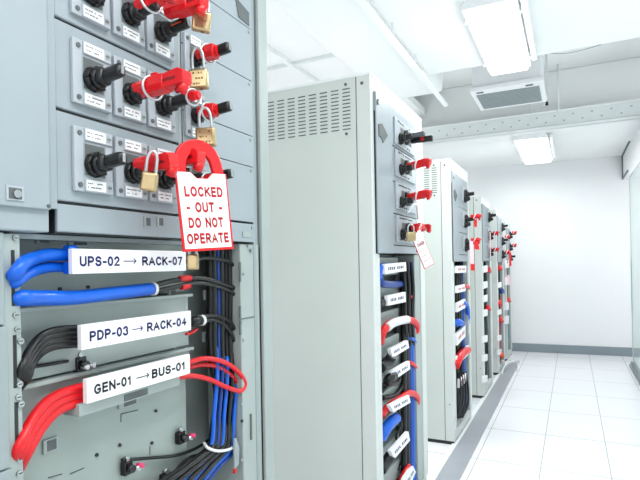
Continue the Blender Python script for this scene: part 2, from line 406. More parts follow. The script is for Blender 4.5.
def cabinet(label, Y0, W, H, dop, mod, rec, zb, rows, vents=False, plates=None, detail=0, notch=True, zlow=.1):
    """dop: y-range of the blank cover; mod: y-range of switch modules; rec: y-range of the cable recess;
       zb: bottom of the switch section; rows: module boundaries"""
    c = tag(empty('electrical_cabinet', (XF, Y0, 0)), label, 'cabinet', 'row of switchgear cabinets')
    XB = -.95; D = .012
    # core behind everything
    MB().box(XB, -.15, .015, W-.015, .06, H-.02, m_inner).build('back_box', c)
    sp = MB().box(XB, -.078, 0, .015, .03, H, m_side, .003)
    # vents (pattern)
    if vents:
        for i in range(8):
            x = -.595+i*.0637 if vents == 1 else -.40+i*.045
            ww = .042 if vents == 1 else .03
            for j in range(12 if vents == 1 else 14):
                z = H-.058-j*.0185 if vents == 1 else H-.075-j*.024
                sp.box(x, x+ww, -.0012, .001, z-.0028, z+.0028, m_slot)
        for x, z in ((-.61, H-.035), (-.13, H-.035), (-.61, H-.285), (-.13, H-.285)):
            sp.cyl((x, .001, z), (x, -.005, z), .007, m_slot, seg=12)
    sp.build('side_panel', c)
    MB().box(-.0785, -.073, .003, .013, .03, H-.006, m_slot).build('seam', c)
    pp = MB().box(-.073, 0, 0, .045, .03, H, m_post, .003)
    pp.box(-.05, -.035, -.001, .001, H-.05, H-.035, m_slot).cyl((-.035, .001, .33), (-.035, -.003, .33), .005, m_slot, seg=10)
    pp.build('corner_post', c)
    MB().box(XB, -.073, W-.015, W, .03, H, m_side, .003).box(XB, XB+.02, 0, W, .03, H, m_side).build('rear_panel', c)
    MB().box(XB, .004, -.002, W+.002, H-.004, H+.008, m_white, .002).build('top_panel', c)  # white paints in the overexposed top edge
    MB().box(XB+.02, -.01, .01, W-.01, 0, .03, m_dark).box(-.3, .0, .04, W-.02, .03, zlow, m_post, .003).build('plinth', c)
    # header above the switch section
    zt = rows[-1]
    MB().box(-.15, .0, .045, W, zt, H-.004, m_white if detail < 2 else m_blue, .003).build('header', c)  # white paints in the aisle light that bleaches the header
    # blank cover with latch notch
    dm = MB().box(-.15, D, dop[0], dop[1], zb, zt, m_blue, .004)
    dm.build('cover_panel', c)
    if notch:
        nz = zt-.19; ny = dop[0]+.03
        MB().prism([(ny, nz+.03), (ny+.05, nz+.045), (ny+.14, nz), (ny+.06, nz-.055), (ny+.045, nz-.035), (ny, nz-.03)], D, D+.004, 'x', m_slot, .001).build('latch_recess', c)
        MB().cyl((D, dop[0]+.025, zt-.05), (D+.012, dop[0]+.025, zt-.05), .014, m_zinc, seg=14).box(-.004, .006, dop[0]-.006, dop[0], zb, zt-.1, m_dark).build('hinge', c)
    # module panels
    for i in range(len(rows)-1):
        a, b = rows[i], rows[i+1]
        MB().box(-.15, .006, mod[0]+.002, mod[1], a+.003, b-.003, m_blue, .003).build('module_panel', c)
    MB().box(-.15, .0, mod[0], mod[1], zb, zt, m_dark).build('module_gap', c)
    if mod[1] < W-.02 and detail < 2:
        MB().box(-.15, .004, mod[1]+.003, W, zb, zt, m_post, .003).build('edge_post', c)
    # right post beside the recess
    MB().box(-.13, -.002, rec[1], W-.02, .1, zb-.003, m_shelf, .003).build('cable_side_post', c)
    if detail < 2: MB().box(-.13, .006, max(W-.10, rec[1]+.02), W, .1, zb-.003, m_post, .003).build('outer_post', c)
    if detail < 2: MB().box(-.15, .0, .045, rec[0], zlow, zb-.003, m_post, .003).build('inner_post', c)
    else: MB().box(-.15, -.06, .045, rec[0]-.002, zlow, zb-.003, m_frame, .003).build('inner_post', c)
    return c

# ---- cabinet nearest the camera --------------------------------------------------------------------------------
A0 = .46
def a(y): return y-A0
c1 = cabinet('nearest and largest grey cabinet with the three long cable labels at left', A0, .97, 2.62, (a(.47), a(.638)), (a(.657), a(1.013)), (a(.587), a(1.268)), 1.567,
             [1.567, 1.627, 1.805, 1.980, 2.155, 2.33, 2.5], detail=2, notch=False)
MB().box(0, .02, a(.47), a(.636), 1.608, 2.5, m_blue, .003).build('cover_lid', c1)
MB().box(0, .0125, a(.640), a(.655), 1.612, 2.5, m_blue, .001).build('cover_flange', c1)
# square latch on the cover
lt = onx(16, 194, XF+.02)
MB().box(.02, .022, a(lt.y)-.018, a(lt.y)+.014, lt.z-.012, lt.z+.014, m_plate, .0008).cyl((.022, a(lt.y), lt.z), (.026, a(lt.y), lt.z), .007, m_zinc, seg=12)  .box(.0221, .0225, a(lt.y)-.014, a(lt.y)+.009, lt.z-.009, lt.z+.010, m_slot).build('latch', c1)
q = onx(50.5, 210, XF+.035)
MB().cyl((.02, a(.631), 1.615), (.022, a(.631), 1.615), .0035, m_slot, seg=10).build('screw', c1)
# second column of blank panels
for z0, z1 in ((1.569, 1.626), (1.63, 1.80), (1.80, 1.895), (1.895, 2.065), (2.065, 2.225), (2.225, 2.5)):
    MB().box(-.06, .006, a(1.017), a(1.336), z0+.0012, z1-.0012, m_blue, .0015).cyl((.006, a(1.322), z1-.012), (.009, a(1.322), z1-.012), .005, m_zinc, seg=10).build('blank_panel', c1)
n = MB().prism([(a(1.252), 2.29), (a(1.324), 2.272), (a(1.324), 2.232), (a(1.268), 2.236)], .006, .0085, 'x', m_slot, .001); n.build('vent_notch', c1)
MB().box(-.05, .0, a(1.338), a(1.352), .1, 2.6, m_frame, .001).box(-.03, -.004, a(1.352), a(1.375), .1, 2.6, m_frame).box(-.05, .008, a(1.376), a(1.425), .1, 2.61, m_shelf, .003).build('outer_frame', c1)
MB().box(-.04, -.002, a(1.368), a(1.3765), .1, 2.6, m_slot).build('frame_groove', c1)
MB().box(-.14, .004, a(.99), a(1.016), 1.62, 2.5, m_dark).box(-.14, .0065, a(1.001), a(1.006), 1.62, 2.5, m_shelf).build('centre_gap', c1)
PY = (.738, .838, .935); PZ = (1.716, 1.889, 2.064, 2.24)
for j, z in enumerate(PZ):
    for i, y in enumerate(PY):
        switch_unit(c1, a(y), z, w=.092 if i == 0 else .088, ox=.006, style='orange' if (i, j) == (2, 2) else 'dark', tilt=random.uniform(-.2, .2), hl=.062, cz=-.008)
for z in (1.72, 1.888, 2.035, 2.215):
    switch_unit(c1, a(1.056), z, w=.072, h=.115, ox=.006, tilt=random.uniform(-.1, .3), hl=.09)
# fascia windows
fm = MB()
for px in (145, 158):
    q = onx(px, 222, XF); fm.box(.0, .008, a(q.y)-.011, a(q.y)+.011, q.z-.012, q.z+.012, m_zinc, .001).box(.008, .0085, a(q.y)-.004, a(q.y)+.009, q.z-.009, q.z+.009, m_slot)
fm.build('fascia_clip', c1)
MB().box(0, .0085, a(1.27), a(1.31), 1.585, 1.60, m_shelf).build('fascia_plate', c1); fm = MB().cyl((.0, a(1.322), 1.545), (.006, a(1.322), 1.545), .006, m_zinc, seg=10); fm.build('fascia_screw', c1)
# inner trays: stepped sheet panels in the recess
ty = (a(.59), a(1.105))
MB().box(-.15, -.075, ty[0], ty[1], 1.432, 1.562, m_inner, .002).build('tray_panel', c1)
MB().box(-.15, -.062, ty[0], ty[1], 1.285, 1.418, m_shelf, .002).build('tray_panel', c1)
MB().box(-.15, -.075, ty[0], ty[1], .5, 1.272, m_inner, .002).build('tray_panel', c1)
MB().box(-.15, -.045, ty[0], ty[1], 1.418, 1.426, m_shelf, .001).box(-.15, -.03, ty[0], ty[1], 1.556, 1.566, m_frame, .001).box(-.15, -.045, ty[0], ty[1], 1.273, 1.281, m_shelf, .001).build('tray_lip', c1)
MB().box(-.15, -.06, ty[0], ty[1], 1.20, 1.272, m_shelf, .003).box(-.06, -.012, a(.715), a(1.01), 1.2, 1.226, m_shelf, .002).box(-.0125, -.011, a(.83), a(.90), 1.203, 1.218, m_slot).build('label_bracket', c1)
for px, py, w, h in ((43, 239, .016, .010), (78, 241, .026, .012), (50, 445, .016, .014), (128, 402, .03, .010), (172, 293, .014, .012), (131, 352, .012, .005), (177, 343, .016, .016), (205, 337, .01, .014), (206, 295, .01, .014), (108, 301, .03, .003)):
    q = onx(px, py, XF-.073); cl = MB(); cl.box(-.076, -.070, a(q.y)-w, a(q.y)+w, q.z-h, q.z+h, m_shelf, .001).box(-.070, -.069, a(q.y)-w*.5, a(q.y)+w*.75, q.z-h*.75, q.z+h*.75, m_slot)
    cl.build('tray_clip', c1)
tn = MB()
for px, py in ((60, 289), (88, 287), (70, 305), (142, 300), (38, 260), (156, 411), (152, 443), (120, 445), (97, 455), (115, 238), (135, 238)):
    q = onx(px, py, XF-.073); tn.cyl((-.076, a(q.y), q.z), (-.071, a(q.y), q.z), .004, m_dark, seg=8)
for (px, py, qx, qy) in ((121, 422, 121, 414), (121, 414, 138, 410), (150, 455, 150, 446), (48, 478, 62, 474), (70, 474, 84, 468)):
    tn.tube([onx(px, py, XF-.0745)-Vector((XF, A0, 0)), onx(qx, qy, XF-.0745)-Vector((XF, A0, 0))], .0012, m_slot, seg=5)
tn.build('tray_rivet', c1)
# left flange with slots and screws
MB().box(-.05, .005, a(.49), a(.557), 1.405, 1.564, m_frame, .002).box(-.05, .005, a(.49), a(.562), 1.158, 1.402, m_frame, .002).box(-.05, .005, a(.49), a(.566), .6, 1.155, m_frame, .002).build('flange_cover', c1)
fl = MB().box(-.06, .0, a(.555), a(.588), .6, 1.562, m_shelf, .001)
for x, y0, y1 in ((12.5, 250, 306), (14.5, 335, 388), (16, 402, 450)):
    p0, p1 = onx(x, y0, XF), onx(x, y1, XF); fl.box(-.001, .0012, a(p0.y)-.003, a(p0.y)+.003, p1.z, p0.z, m_dark)
for x, y in ((15, 238), (15.5, 315), (17, 329), (20, 341), (19, 384), (20.5, 404), (19.5, 459), (19, 473), (18, 397)):
    p0 = onx(x, y, XF); fl.cyl((0, a(p0.y), p0.z), (.004, a(p0.y), p0.z), .0055, m_zinc, seg=12).box(.004, .0045, a(p0.y)-.0035, a(p0.y)+.0035, p0.z-.0008, p0.z+.0008, m_dark)
fl.build('flange', c1)
# right flange details
for x, y in ((242, 404), (242, 421), (242, 460), (244, 274), (248, 246), (242, 322), (244, 340)):
    p0 = onx(x, y, XF); MB().cyl((-.002, a(p0.y), p0.z), (.002, a(p0.y), p0.z), .005, m_dark if y % 2 else m_zinc, seg=10).build('post_screw', c1)
for x, y0, y1 in ((251, 414, 440), (240, 262, 282), (240, 306, 335)):
    p0, p1 = onx(x, y0, XF), onx(x, y1, XF); MB().box(-.002, .001, a(p0.y)-.004, a(p0.y)+.004, p1.z, p0.z, m_slot).build('post_slot', c1)
rm = MB()
rm.box(-.002, .0, a(1.25), a(1.335), 1.339, 1.342, m_slot).build('post_seam', c1)

# ---- cabinets down the aisle --------------------------------------------------------------------------------
def rel(Y0): return lambda p: (p.y-Y0)
c2 = cabinet('second grey-green cabinet with a vented side panel, behind the nearest one', 2.40, .97, 2.44, (.05, .30), (.303, .80), (.10, .75), 1.55,
             [1.55, 1.597, 1.772, 1.95, 2.145, 2.365], vents=1, detail=1)
c3 = cabinet('third cabinet from the camera, half hidden by the vented one', 4.245, .80, 2.335, (.05, .28), (.283, .74), (.10, .71), 1.50,
             [1.50, 1.56, 1.755, 1.975, 2.25], vents=1, detail=1)
c4 = cabinet('fourth cabinet from the camera, narrow strip of grey side showing', 5.81, .70, 2.21, (.05, .24), (.243, .66), (.10, .60), 1.50,
             [1.50, 1.54, 1.72, 1.91, 2.13], detail=1, notch=False)
c5 = cabinet('fifth cabinet from the camera, second last in the row', 7.08, .68, 2.17, (.05, .22), (.223, .64), (.10, .58), 1.48,
             [1.48, 1.50, 1.69, 1.88, 2.1], detail=1, notch=False)
c6 = cabinet('sixth and last cabinet of the row by the back wall', 8.10, .62, 2.08, (.05, .20), (.203, .58), (.08, .52), 1.46,
             [1.46, 1.48, 1.64, 1.82, 2.0], detail=1, notch=False)
for z in (2.235, 2.06, 1.875, 1.69):
    switch_unit(c2, .55, z, w=.40, h=.15, ox=.006, hl=.09, tilt=.1, light=True, cr=.04); switch_unit(c2, .44, z-.03, w=.05, h=.05, ox=.0062, hl=.05, light=True, cr=.03)
    lb = MB()
    for q in (-1, 1): squiggle(lb, .0155, .40, .66, z+q*.062, m_dark, h=.008, n=6)
    lb.build('module_text', c2)
for cc, y, zs, w in ((c3, .52, (2.11, 1.88, 1.665), .22), (c4, .45, (2.03, 1.81, 1.62), .2), (c5, .42, (1.98, 1.785, 1.6), .2), (c6, .38, (1.91, 1.72, 1.56), .18)):
    for z in zs: switch_unit(cc, y+.06, z, w=w, h=.13, ox=.006, hl=.06, light=True, cr=.045); switch_unit(cc, y+.02, z-.045, w=.05, h=.05, ox=.0062, hl=.03, light=True, cr=.03)
# white stub on top of the second cabinet
q = ony(345, 73, 2.7)
tag(MB().cyl((0, 0, 0), (0, 0, .06), .018, m_tray, seg=16).box(-.05, .05, -.03, .03, .06, .11, m_acw, .01).build('junction_box', loc=(-1.16, 2.75, 2.448)), 'small white junction box on a stub on top of the vented cabinet', 'junction box')

# ------------------------------------------------------------------ cables of the nearest cabinet
def pts(L, X): return [onx(px, py, X if len(r) == 0 else XF+r[0]) for px, py, *r in L]
def cable(name, label, cat, L, r, m, X, group=None, seg=12, extra=None):
    mb = MB().tube(pts(L, X), r, m, seg=seg)
    o = mb.build(name); return tag(o, label, cat, group)
XC = XF-.03
G = 'blue cables entering the top tray'
cable('blue_cable', 'upper bright blue cable curving into the first long label', 'cable', [(8, 281, -.04), (15, 274, .010), (24, 263, .006), (36, 257.5, -.02), (52, 254.5, -.03), (80, 256, -.03)], .0125, m_cblue, XC, G)
cable('blue_cable', 'lower bright blue cable curving into the first long label, just under the upper', 'cable', [(8, 289, -.04), (17, 281, .006), (27, 274, -.005), (40, 269, -.03), (54, 267, -.04), (80, 268, -.04)], .0105, m_cblue, XC, G)
b = MB().tube(pts([(66, 251), (75, 251)], XF-.02), .012, m_cblue, seg=14).tube(pts([(66, 268), (75, 268)], XF-.02), .012, m_cblue, seg=14)
tag(b.build('cable_clamp'), 'blue plastic clamp at the left end of the first long label', 'clamp')
cable('blue_cable', 'thick straight blue cable below the first long label', 'cable', [(10, 299, -.04), (22, 298, .002), (42, 298, -.015), (75, 297.5), (115, 293), (153, 288.5)], .0148, m_cblue, XC)
b = MB().tube(pts([(151.5, 289), (154, 288.6)], XC), .0166, m_tie, seg=18)
tag(b.build('cable_tie'), 'white ring at the right end of the thick blue cable', 'cable tie')
for k, (dy, lab) in enumerate(((-3.5, 'upper black cable leaving the white ring of the thick blue cable'), (3, 'lower black cable leaving the white ring of the thick blue cable'))):
    cable('black_cable', lab, 'cable', [(153, 289+dy), (175, 284+dy), (200, 281+dy*.8), (222, 286+dy*.6), (236, 293+dy), (243, 306+dy, -.07)], .0062 if k else .0068, m_cblack, XC, 'black cables out of the blue cable')
b = MB().tube(pts([(179, 279), (190, 278)], XC), .008, m_cred, seg=14).tube(pts([(181, 287), (189, 286)], XC), .008, m_cred, seg=14)
tag(b.build('cable_band'), 'red band on the black cables right of the thick blue cable', 'band')
cable('black_cable', 'glossy black cable arching right from the first long label', 'cable', [(184, 262), (205, 258), (222, 260), (233, 265), (240, 278, -.07)], .006, m_cblack, XC)
# PDP row
labs = ['topmost of four black cables curving up into the middle long label', 'second of four black cables curving up into the middle long label', 'third of four black cables curving up into the middle long label', 'lowest of four black cables curving up into the middle long label']
for k in range(4):
    d = k*5.5
    cable('black_cable', labs[k], 'cable', [(11+d*.35, 388+d*.2, -.04), (21+d*.4, 371+d*.35, .002), (28+d*.15, 353+d*.9, -.01), (39, 338+d, -.03), (55, 330.5+d*.95, -.03), (84, 328+d*.95, -.03)], .0078, m_cblack, XC, 'black cables of the middle label')
b = MB().tube(pts([(190, 322), (200, 320.5)], XC), .0135, m_cblack, seg=16).tube(pts([(200, 320.5), (202.5, 320)], XC), .0150, m_tie, seg=18)
tag(b.build('cable_clamp'), 'black clamp with a white ring at the right end of the middle label', 'clamp')
b = MB().tube(pts([(186, 334), (191, 333), (197, 329)], XC-.005), .004, m_cred)
tag(b.build('red_wire'), 'short red wire end under the right end of the middle label', 'wire')
cable('black_cable', 'upper black cable arching right from the middle label clamp', 'cable', [(200, 317), (215, 316), (228, 321), (237, 333), (240, 350, -.06)], .006, m_cblack, XC, 'black cables right of the middle clamp')
cable('black_cable', 'lower black cable arching right from the middle label clamp', 'cable', [(200, 323), (213, 320), (225, 326), (234, 340), (239, 360, -.06)], .006, m_cblack, XC, 'black cables right of the middle clamp')
cable('black_cable', 'thin black cable running to the small connector below the middle label', 'cable', [(22, 368, -.05), (45, 365, -.055), (68, 361, -.055)], .0035, m_cblack, XC)
def connector(px, py, lab, pink=True, s=1.0):
    q = onx(px, py, XF-.072); t = tag(empty('terminal_connector', q), lab, 'connector', 'small black terminals on the back sheet')
    MB().box(0, .016*s, -.012*s, .012*s, -.016*s, .016*s, m_black, .003).cyl((.012*s, 0, 0), (.030*s, 0, 0), .009*s, m_black, seg=14).build('base', t)
    MB().cyl((.018*s, .012*s, -.003*s), (.034*s, .016*s, -.003*s), .006*s, m_steel, seg=12).cyl((.004, .0, .021*s), (.014*s, 0, .021*s), .0055*s, m_zinc, seg=12).build('screw', t)
    if pink: MB().cyl((.024*s, .017*s, .002*s), (.04*s, .022*s, .002*s), .0055*s, m_pink, seg=12).build('cap', t)
    return t
t = connector(77, 364, 'small black terminal with two bright screws below the middle label', False)
MB().cyl((.02, -.004, -.004), (.036, -.002, -.004), .0055, m_steel, seg=12).build('screw', t)
connector(124, 467, 'black terminal with a pink cap, lower left of the pair near the bottom')
connector(178, 437, 'black terminal with a pink cap near the bundle tie, upper of the pair')
connector(163, 480, 'black terminal block cut by the bottom edge of the picture', False, 1.2)
cable('black_cable', 'thin dark cable from the lower terminal up to the bundle tie', 'cable', [(122, 460), (150, 458), (178, 455), (200, 446), (218, 432)], .0042, m_cblack, XF-.062)
cable('black_cable', 'thin black cable looping from the bottom edge into the bundle', 'cable', [(170, 478), (180, 465), (192, 456), (206, 454), (216, 448)], .0034, m_cblack, XF-.06)
# GEN row
labs = ['topmost of three thick red cables curving up into the lowest long label', 'middle one of three thick red cables curving up into the lowest long label', 'lowest of three thick red cables curving up into the lowest long label']
for k in range(3):
    d = k*7.2
    cable('red_cable', labs[k], 'cable', [(11+d*.6, 466+d*.1, -.04), (19+d*.6, 448+d*.25, .004), (35+d*.45, 416+d*.8, -.015), (56+d*.3, 396+d*.9, -.03), (94, 384.5+d*.85, -.03)], .0105, m_cred, XC, 'red cables of the lowest label')
cable('red_cable', 'red cable looping right from the lowest label and back beneath it', 'cable', [(184, 364, -.03), (205, 358.5, -.02), (226, 363, -.01), (240, 374, -.005), (245, 384, -.005), (240, 391, -.005), (226, 387, -.01), (208, 379, -.02), (188, 376, -.025), (158, 383, -.025)], .0068, m_cred, XC)
cable('red_cable', 'shorter red cable curving down behind the red loop', 'cable', [(184, 369, -.04), (202, 365, -.04), (218, 367, -.03), (232, 376, -.025), (239, 386, -.025)], .006, m_cred, XC)
# vertical trunk
names = {}
trunk_label = 'one of the black and blue cables hanging in the vertical bundle of the nearest cabinet'
for k in range(18):
    f = (k % 9)/8; lay = k//9                      # two layers of nine
    x = 208+f*31+lay*1.6; dx = -.056+lay*.018+(-.004 if k % 2 else .004)
    m = [m_cblack, m_cblack, m_cblue2, m_cblack, m_cblack, m_cblue2, m_cblack, m_cblack, m_cblack, m_cblack, m_cblack, m_cblue2, m_cblack, m_cblack, m_cblack, m_cblue2, m_cblack, m_cblack][k]
    xm = 211+f*21
    L = [(x, 246, dx), (x+1, 300, dx), (x+1, 350, dx), (xm+5+f*3, 395, dx), (xm+1, 430, dx+.004), (xm-2, 447, dx+.010), (xm-17-(1-f)*9, 466, dx+.012), (xm-32-(1-f)*22, 486, dx+.012), (xm-44-(1-f)*28, 510, dx+.01)]
    cable('trunk_cable', trunk_label, 'cable', L, .0076, m, XF, 'vertical cable bundle of the nearest cabinet', seg=10)
for k in range(6):
    x = 213+k*5
    c = [m_cblue, m_cblue2, m_cblue, m_cblack, m_cblue, m_cblue2][k]
    L = [(x+3, 338+9*(k % 3), -.055), (x+4, 360, -.032), (x+4, 380, -.026), (x+1, 415, -.024), (x-2, 447, -.026), (x-18, 466, -.026), (x-36, 490, -.03), (x-46, 515, -.035)]
    cable('trunk_cable', trunk_label, 'cable', L, .0060, c, XF, 'vertical cable bundle of the nearest cabinet', seg=10)
b = MB().tube(pts([(206, 444, -.045), (212, 449, -.030), (220, 450.5, -.028), (229, 446, -.04)], XF), .0042, m_tie, seg=8).box(0, .0, 0, 0, 0, 0, m_tie) if False else MB().tube(pts([(204, 443, -.045), (208, 448, -.018), (218, 451, -.010), (230, 449, -.014), (236, 443, -.04)], XF), .0042, m_tie, seg=8)
tag(b.build('cable_tie'), 'white cable tie around the vertical bundle of the nearest cabinet', 'cable tie')
b = MB().tube(pts([(212, 430, -.06), (222, 431, -.04), (232, 428, -.06)], XF), .0018, m_cblack, seg=8)
tag(b.build('cable_tie'), 'thin dark tie just above the white tie on the vertical bundle', 'cable tie')
b = MB().prism([(0, 0), (.022, .01), (.026, .055), (.012, .09), (.002, .09)], 0, .006, 'x', m_frame, .001)
q = onx(233, 470, XF-.012); b = b.build('metal_tab', loc=q); tag(b, 'grey angled metal tab with a red tip right of the white cable tie', 'bracket')
MB().box(.002, .009, -.004, .006, -.008, .004, m_red, .001).build('tip', b)

# ------------------------------------------------------------------ long labels
def long_label(lab, TL, TR, BR, BL, words, ink, arrow, X=XF+.004):
    p = [onx(*q, X) for q in (TL, TR, BR, BL)]
    y0 = (p[0].y+p[3].y)/2; y1 = (p[1].y+p[2].y)/2; z1 = (p[0].z+p[1].z)/2; z0 = (p[2].z+p[3].z)/2
    t = tag(empty('cable_label', (X, y0, z0)), lab, 'label', 'long printed cable labels')
    MB().box(-.012, 0, 0, y1-y0, 0, z1-z0, m_label, .001).build('plate', t)
    h = z1-z0; zc = h*.5
    for w, (xa, xb), ch in words:
        ya = onx(xa, (TL[1]+BL[1])/2, X).y-y0; yb = onx(xb, (TR[1]+BR[1])/2, X).y-y0
        stroke_text('lettering', w, ink, t, (0, ya, zc-ch/2), (0, 1, 0), (0, 0, 1), yb-ya, ch, weight=.22)
    ya = onx(arrow[0], 300, X).y-y0; yb = onx(arrow[1], 300, X).y-y0
    MB().box(0, .0006, ya, yb-.003, zc-.001, zc+.001, ink).prism([(yb-.009, zc+.006), (yb-.0065, zc+.006), (yb, zc), (yb-.0065, zc-.006), (yb-.009, zc-.006), (yb-.0035, zc)], 0, .0006, 'x', ink).build('arrow', t)
    return t
long_label('long white label reading UPS-02 to RACK-07, topmost of the three', (72.5, 248.8), (186, 251), (186, 270), (72.5, 275), [('UPS-02', (79.5, 119.5), .0212), ('RACK-07', (142, 182), .0212)], m_ink, (124, 137))
long_label('long white label reading PDP-03 to RACK-04, middle of the three', (79, 325), (191, 311), (191, 331.5), (84, 348), [('PDP-03', (89.5, 128), .0212), ('RACK-04', (147, 186), .0212)], m_ink, (132, 142.5))
long_label('long white label reading GEN-01 to BUS-01, lowest of the three', (86, 381), (190, 353), (190, 374), (88, 403), [('GEN-01', (94, 131), .0212), ('BUS-01', (152, 185), .0212)], m_inkk, (135, 148))

# ------------------------------------------------------------------ lockout clamps, padlocks, tags
def clamp(loc, lab, L=.105, r=.019, ang=0, blk=True, group='red lockout clamps', ring=True, sc=1, up=.0, fat=False):
    """red clamp along +X from loc (its left end sits over the switch handle)"""
    t = tag(empty('lockout_clamp', loc), lab, 'lockout clamp', group)
    t.rotation_euler = (ang, -up, 0); t.scale = (sc, sc, sc)
    if fat:
        MB().tube([(0, 0, 0), (L*.3, 0, 0), (L*.75, 0, .004), (L, 0, -.006)], r, m_red, seg=12, sub=3).build('jaw', t)
        MB().cyl((L*.84, 0, 0), (L*.86, 0, -.034), r*.5, m_red, r*.4, 10).build('catch', t)
        MB().tube([(L*.4+.01*math.sin(a_), (r+.003)*math.cos(a_), (r+.003)*math.sin(a_)) for a_ in (k*math.pi/5 for k in range(10))], .005, m_tie, seg=6, closed=True, sub=2).build('pale_loop', t)
        return t
    o = MB().cyl((0, 0, 0), (L*.34, 0, 0), r*.92, m_red, r, 10, smooth=False)
    o.prism([(-r*.75, -r*.9), (r*.75, -r*.9), (r*.9, -r*.2), (r*.75, r*.85), (-r*.75, r*.85), (-r*.9, -r*.2)], L*.22, L*.62, 'x', m_red, .002)
    o.build('jaw', t)
    if blk:
        MB().prism([(L*.45, -.006), (L*.52, -.015), (L*.97, -.015), (L, -.008), (L, .012), (L*.9, .019), (L*.62, .015), (L*.5, .019), (L*.45, .01)], -.014, .014, 'y', m_red, .002).box(L*.6, L*.85, -.0148, -.0135, -.003, .003, m_dred).build('body', t)
        MB().prism([(L*.28, .012), (L*.36, .028), (L*.46, .026), (L*.52, .012)], -.006, .006, 'y', m_red, .0015).build('thumb_fin', t)
        MB().cyl((L*.86, .0, -.03), (L*.94, 0, -.012), .011, m_red, .012, 12).cyl((L*.78, .0, -.024), (L*.86, 0, -.02), .0055, m_dred, seg=10).build('catch', t)
    else:
        MB().cyl((L*.55, 0, 0), (L*.72, 0, 0), r*.8, m_red, r*.7, 10, smooth=False).build('collar', t)
    if ring:
        P = [(L*.34+.006*math.cos(k/10*2*math.pi), (r+.004)*math.cos(k/10*2*math.pi), (r+.006)*math.sin(k/10*2*math.pi)-.003) for k in range(10)]
        MB().tube(P, .0030, m_steel, seg=8, closed=True, sub=3).build('steel_loop', t)
    return t
def padlock(px, py, d, lab, w=.036, h=.036, th=.018, yaw=0, roll=0, sh=.028, open_=0, engraved=True):
    """hung padlock; (px,py) is the body centre seen from the camera at depth d"""
    c = dep(px, py, d)
    t = tag(empty('padlock', c), lab, 'padlock', None)
    t.rotation_euler = (roll*.3, roll, YAW+yaw)
    b = MB().cube(Matrix.Diagonal((w, th, h, 1)), m_brass, th*.28)
    b.build('body', t)
    if engraved:
        e = MB()
        for k in range(3):
            for s in range(4):
                if random.random() < .2: continue
                xx = -w*.28+s*w*.15; zz = h*.28-k*h*.27
                e.box(xx, xx+w*random.uniform(.05, .11), -th/2-.0006, -th/2+.0002, zz-h*.06, zz+h*.03, m_brassd)
        e.build('engraving', t)
    MB().cyl((w*.1, 0, -h/2), (w*.1, 0, -h/2-.001), th*.25, m_brassd, seg=12).build('keyhole', t)
    rr = w*.3
    P = [(-rr, 0, h*.45), (-rr, 0, h*.5+sh*.5)]+[(-rr*math.cos(k*math.pi/6), 0, h*.5+sh*.5+sh*.5*math.sin(k*math.pi/6)) for k in range(1, 6)]+[(rr, 0, h*.5+sh*.5), (rr, 0, h*.45)]
    MB().tube(P, .0034, m_steel, seg=9, sub=3).build('shackle', t)
    return t
def P3(y, z, x=.03): return (XF+x, y, z)
# top row
clamp(P3(.838, 2.066, .045), 'red lockout clamp at the top edge, on the second switch of the upper row', L=.095, ang=.1, up=.25)
clamp(P3(.905, 2.082, .065), 'red lockout clamp of the upper row beside the top brass padlock', L=.105, ang=-.1, ring=False)
# middle row
clamp(P3(.838, 1.885, .03), 'long red lockout clamp in the middle row with a steel loop', L=.145, up=.05)
clamp(P3(1.05, 2.04, .035), 'red clamp on the right column switch above the middle padlock', L=.085, blk=False, r=.018)
clamp(P3(1.05, 1.893, .035), 'red clamp on the right column switch above the tag', L=.08, blk=False, r=.017)
clamp(P3(.94, 1.893, .085), 'short red hooked clamp below the long middle clamp', L=.05, blk=False, r=.012, ang=.4, ring=True)
# lower row
clamp(P3(.838, 1.722, .035), 'red lockout clamp in the lower row left of the red tag handle', L=.10, ang=.15, ring=False)
clamp(P3(.935, 1.748, .03), 'red clamp bar between the lower clamp and the tag handle', L=.10, ang=0, ring=False, r=.014)
clamp(P3(1.05, 1.72, .035), 'dark red clamp showing behind the opening of the red tag handle', L=.06, blk=False, r=.012)
padlock(201.5, 22, 1.17, 'brass padlock at the top, hanging from the upper red clamp', w=.042, h=.044, yaw=.25, roll=.12)
padlock(199, 79.5, 1.26, 'engraved brass padlock in the middle, right of the long red clamp', w=.046, h=.048, yaw=-.05, roll=-.05, sh=.055, th=.02)
padlock(206, 137.5, 1.26, 'brass padlock hanging just above the red tag handle', w=.048, h=.046, yaw=0, roll=-.04, sh=.050, th=.02)
padlock(149.5, 182, 1.07, 'small brass padlock on the lower red clamp at the left', w=.034, h=.039, yaw=.1, roll=.15, sh=.045, engraved=False)
padlock(193, 262, 1.19, 'small dull brass padlock below the locked-out tag', w=.026, h=.036, th=.016, yaw=0, roll=0, sh=.012, engraved=False)

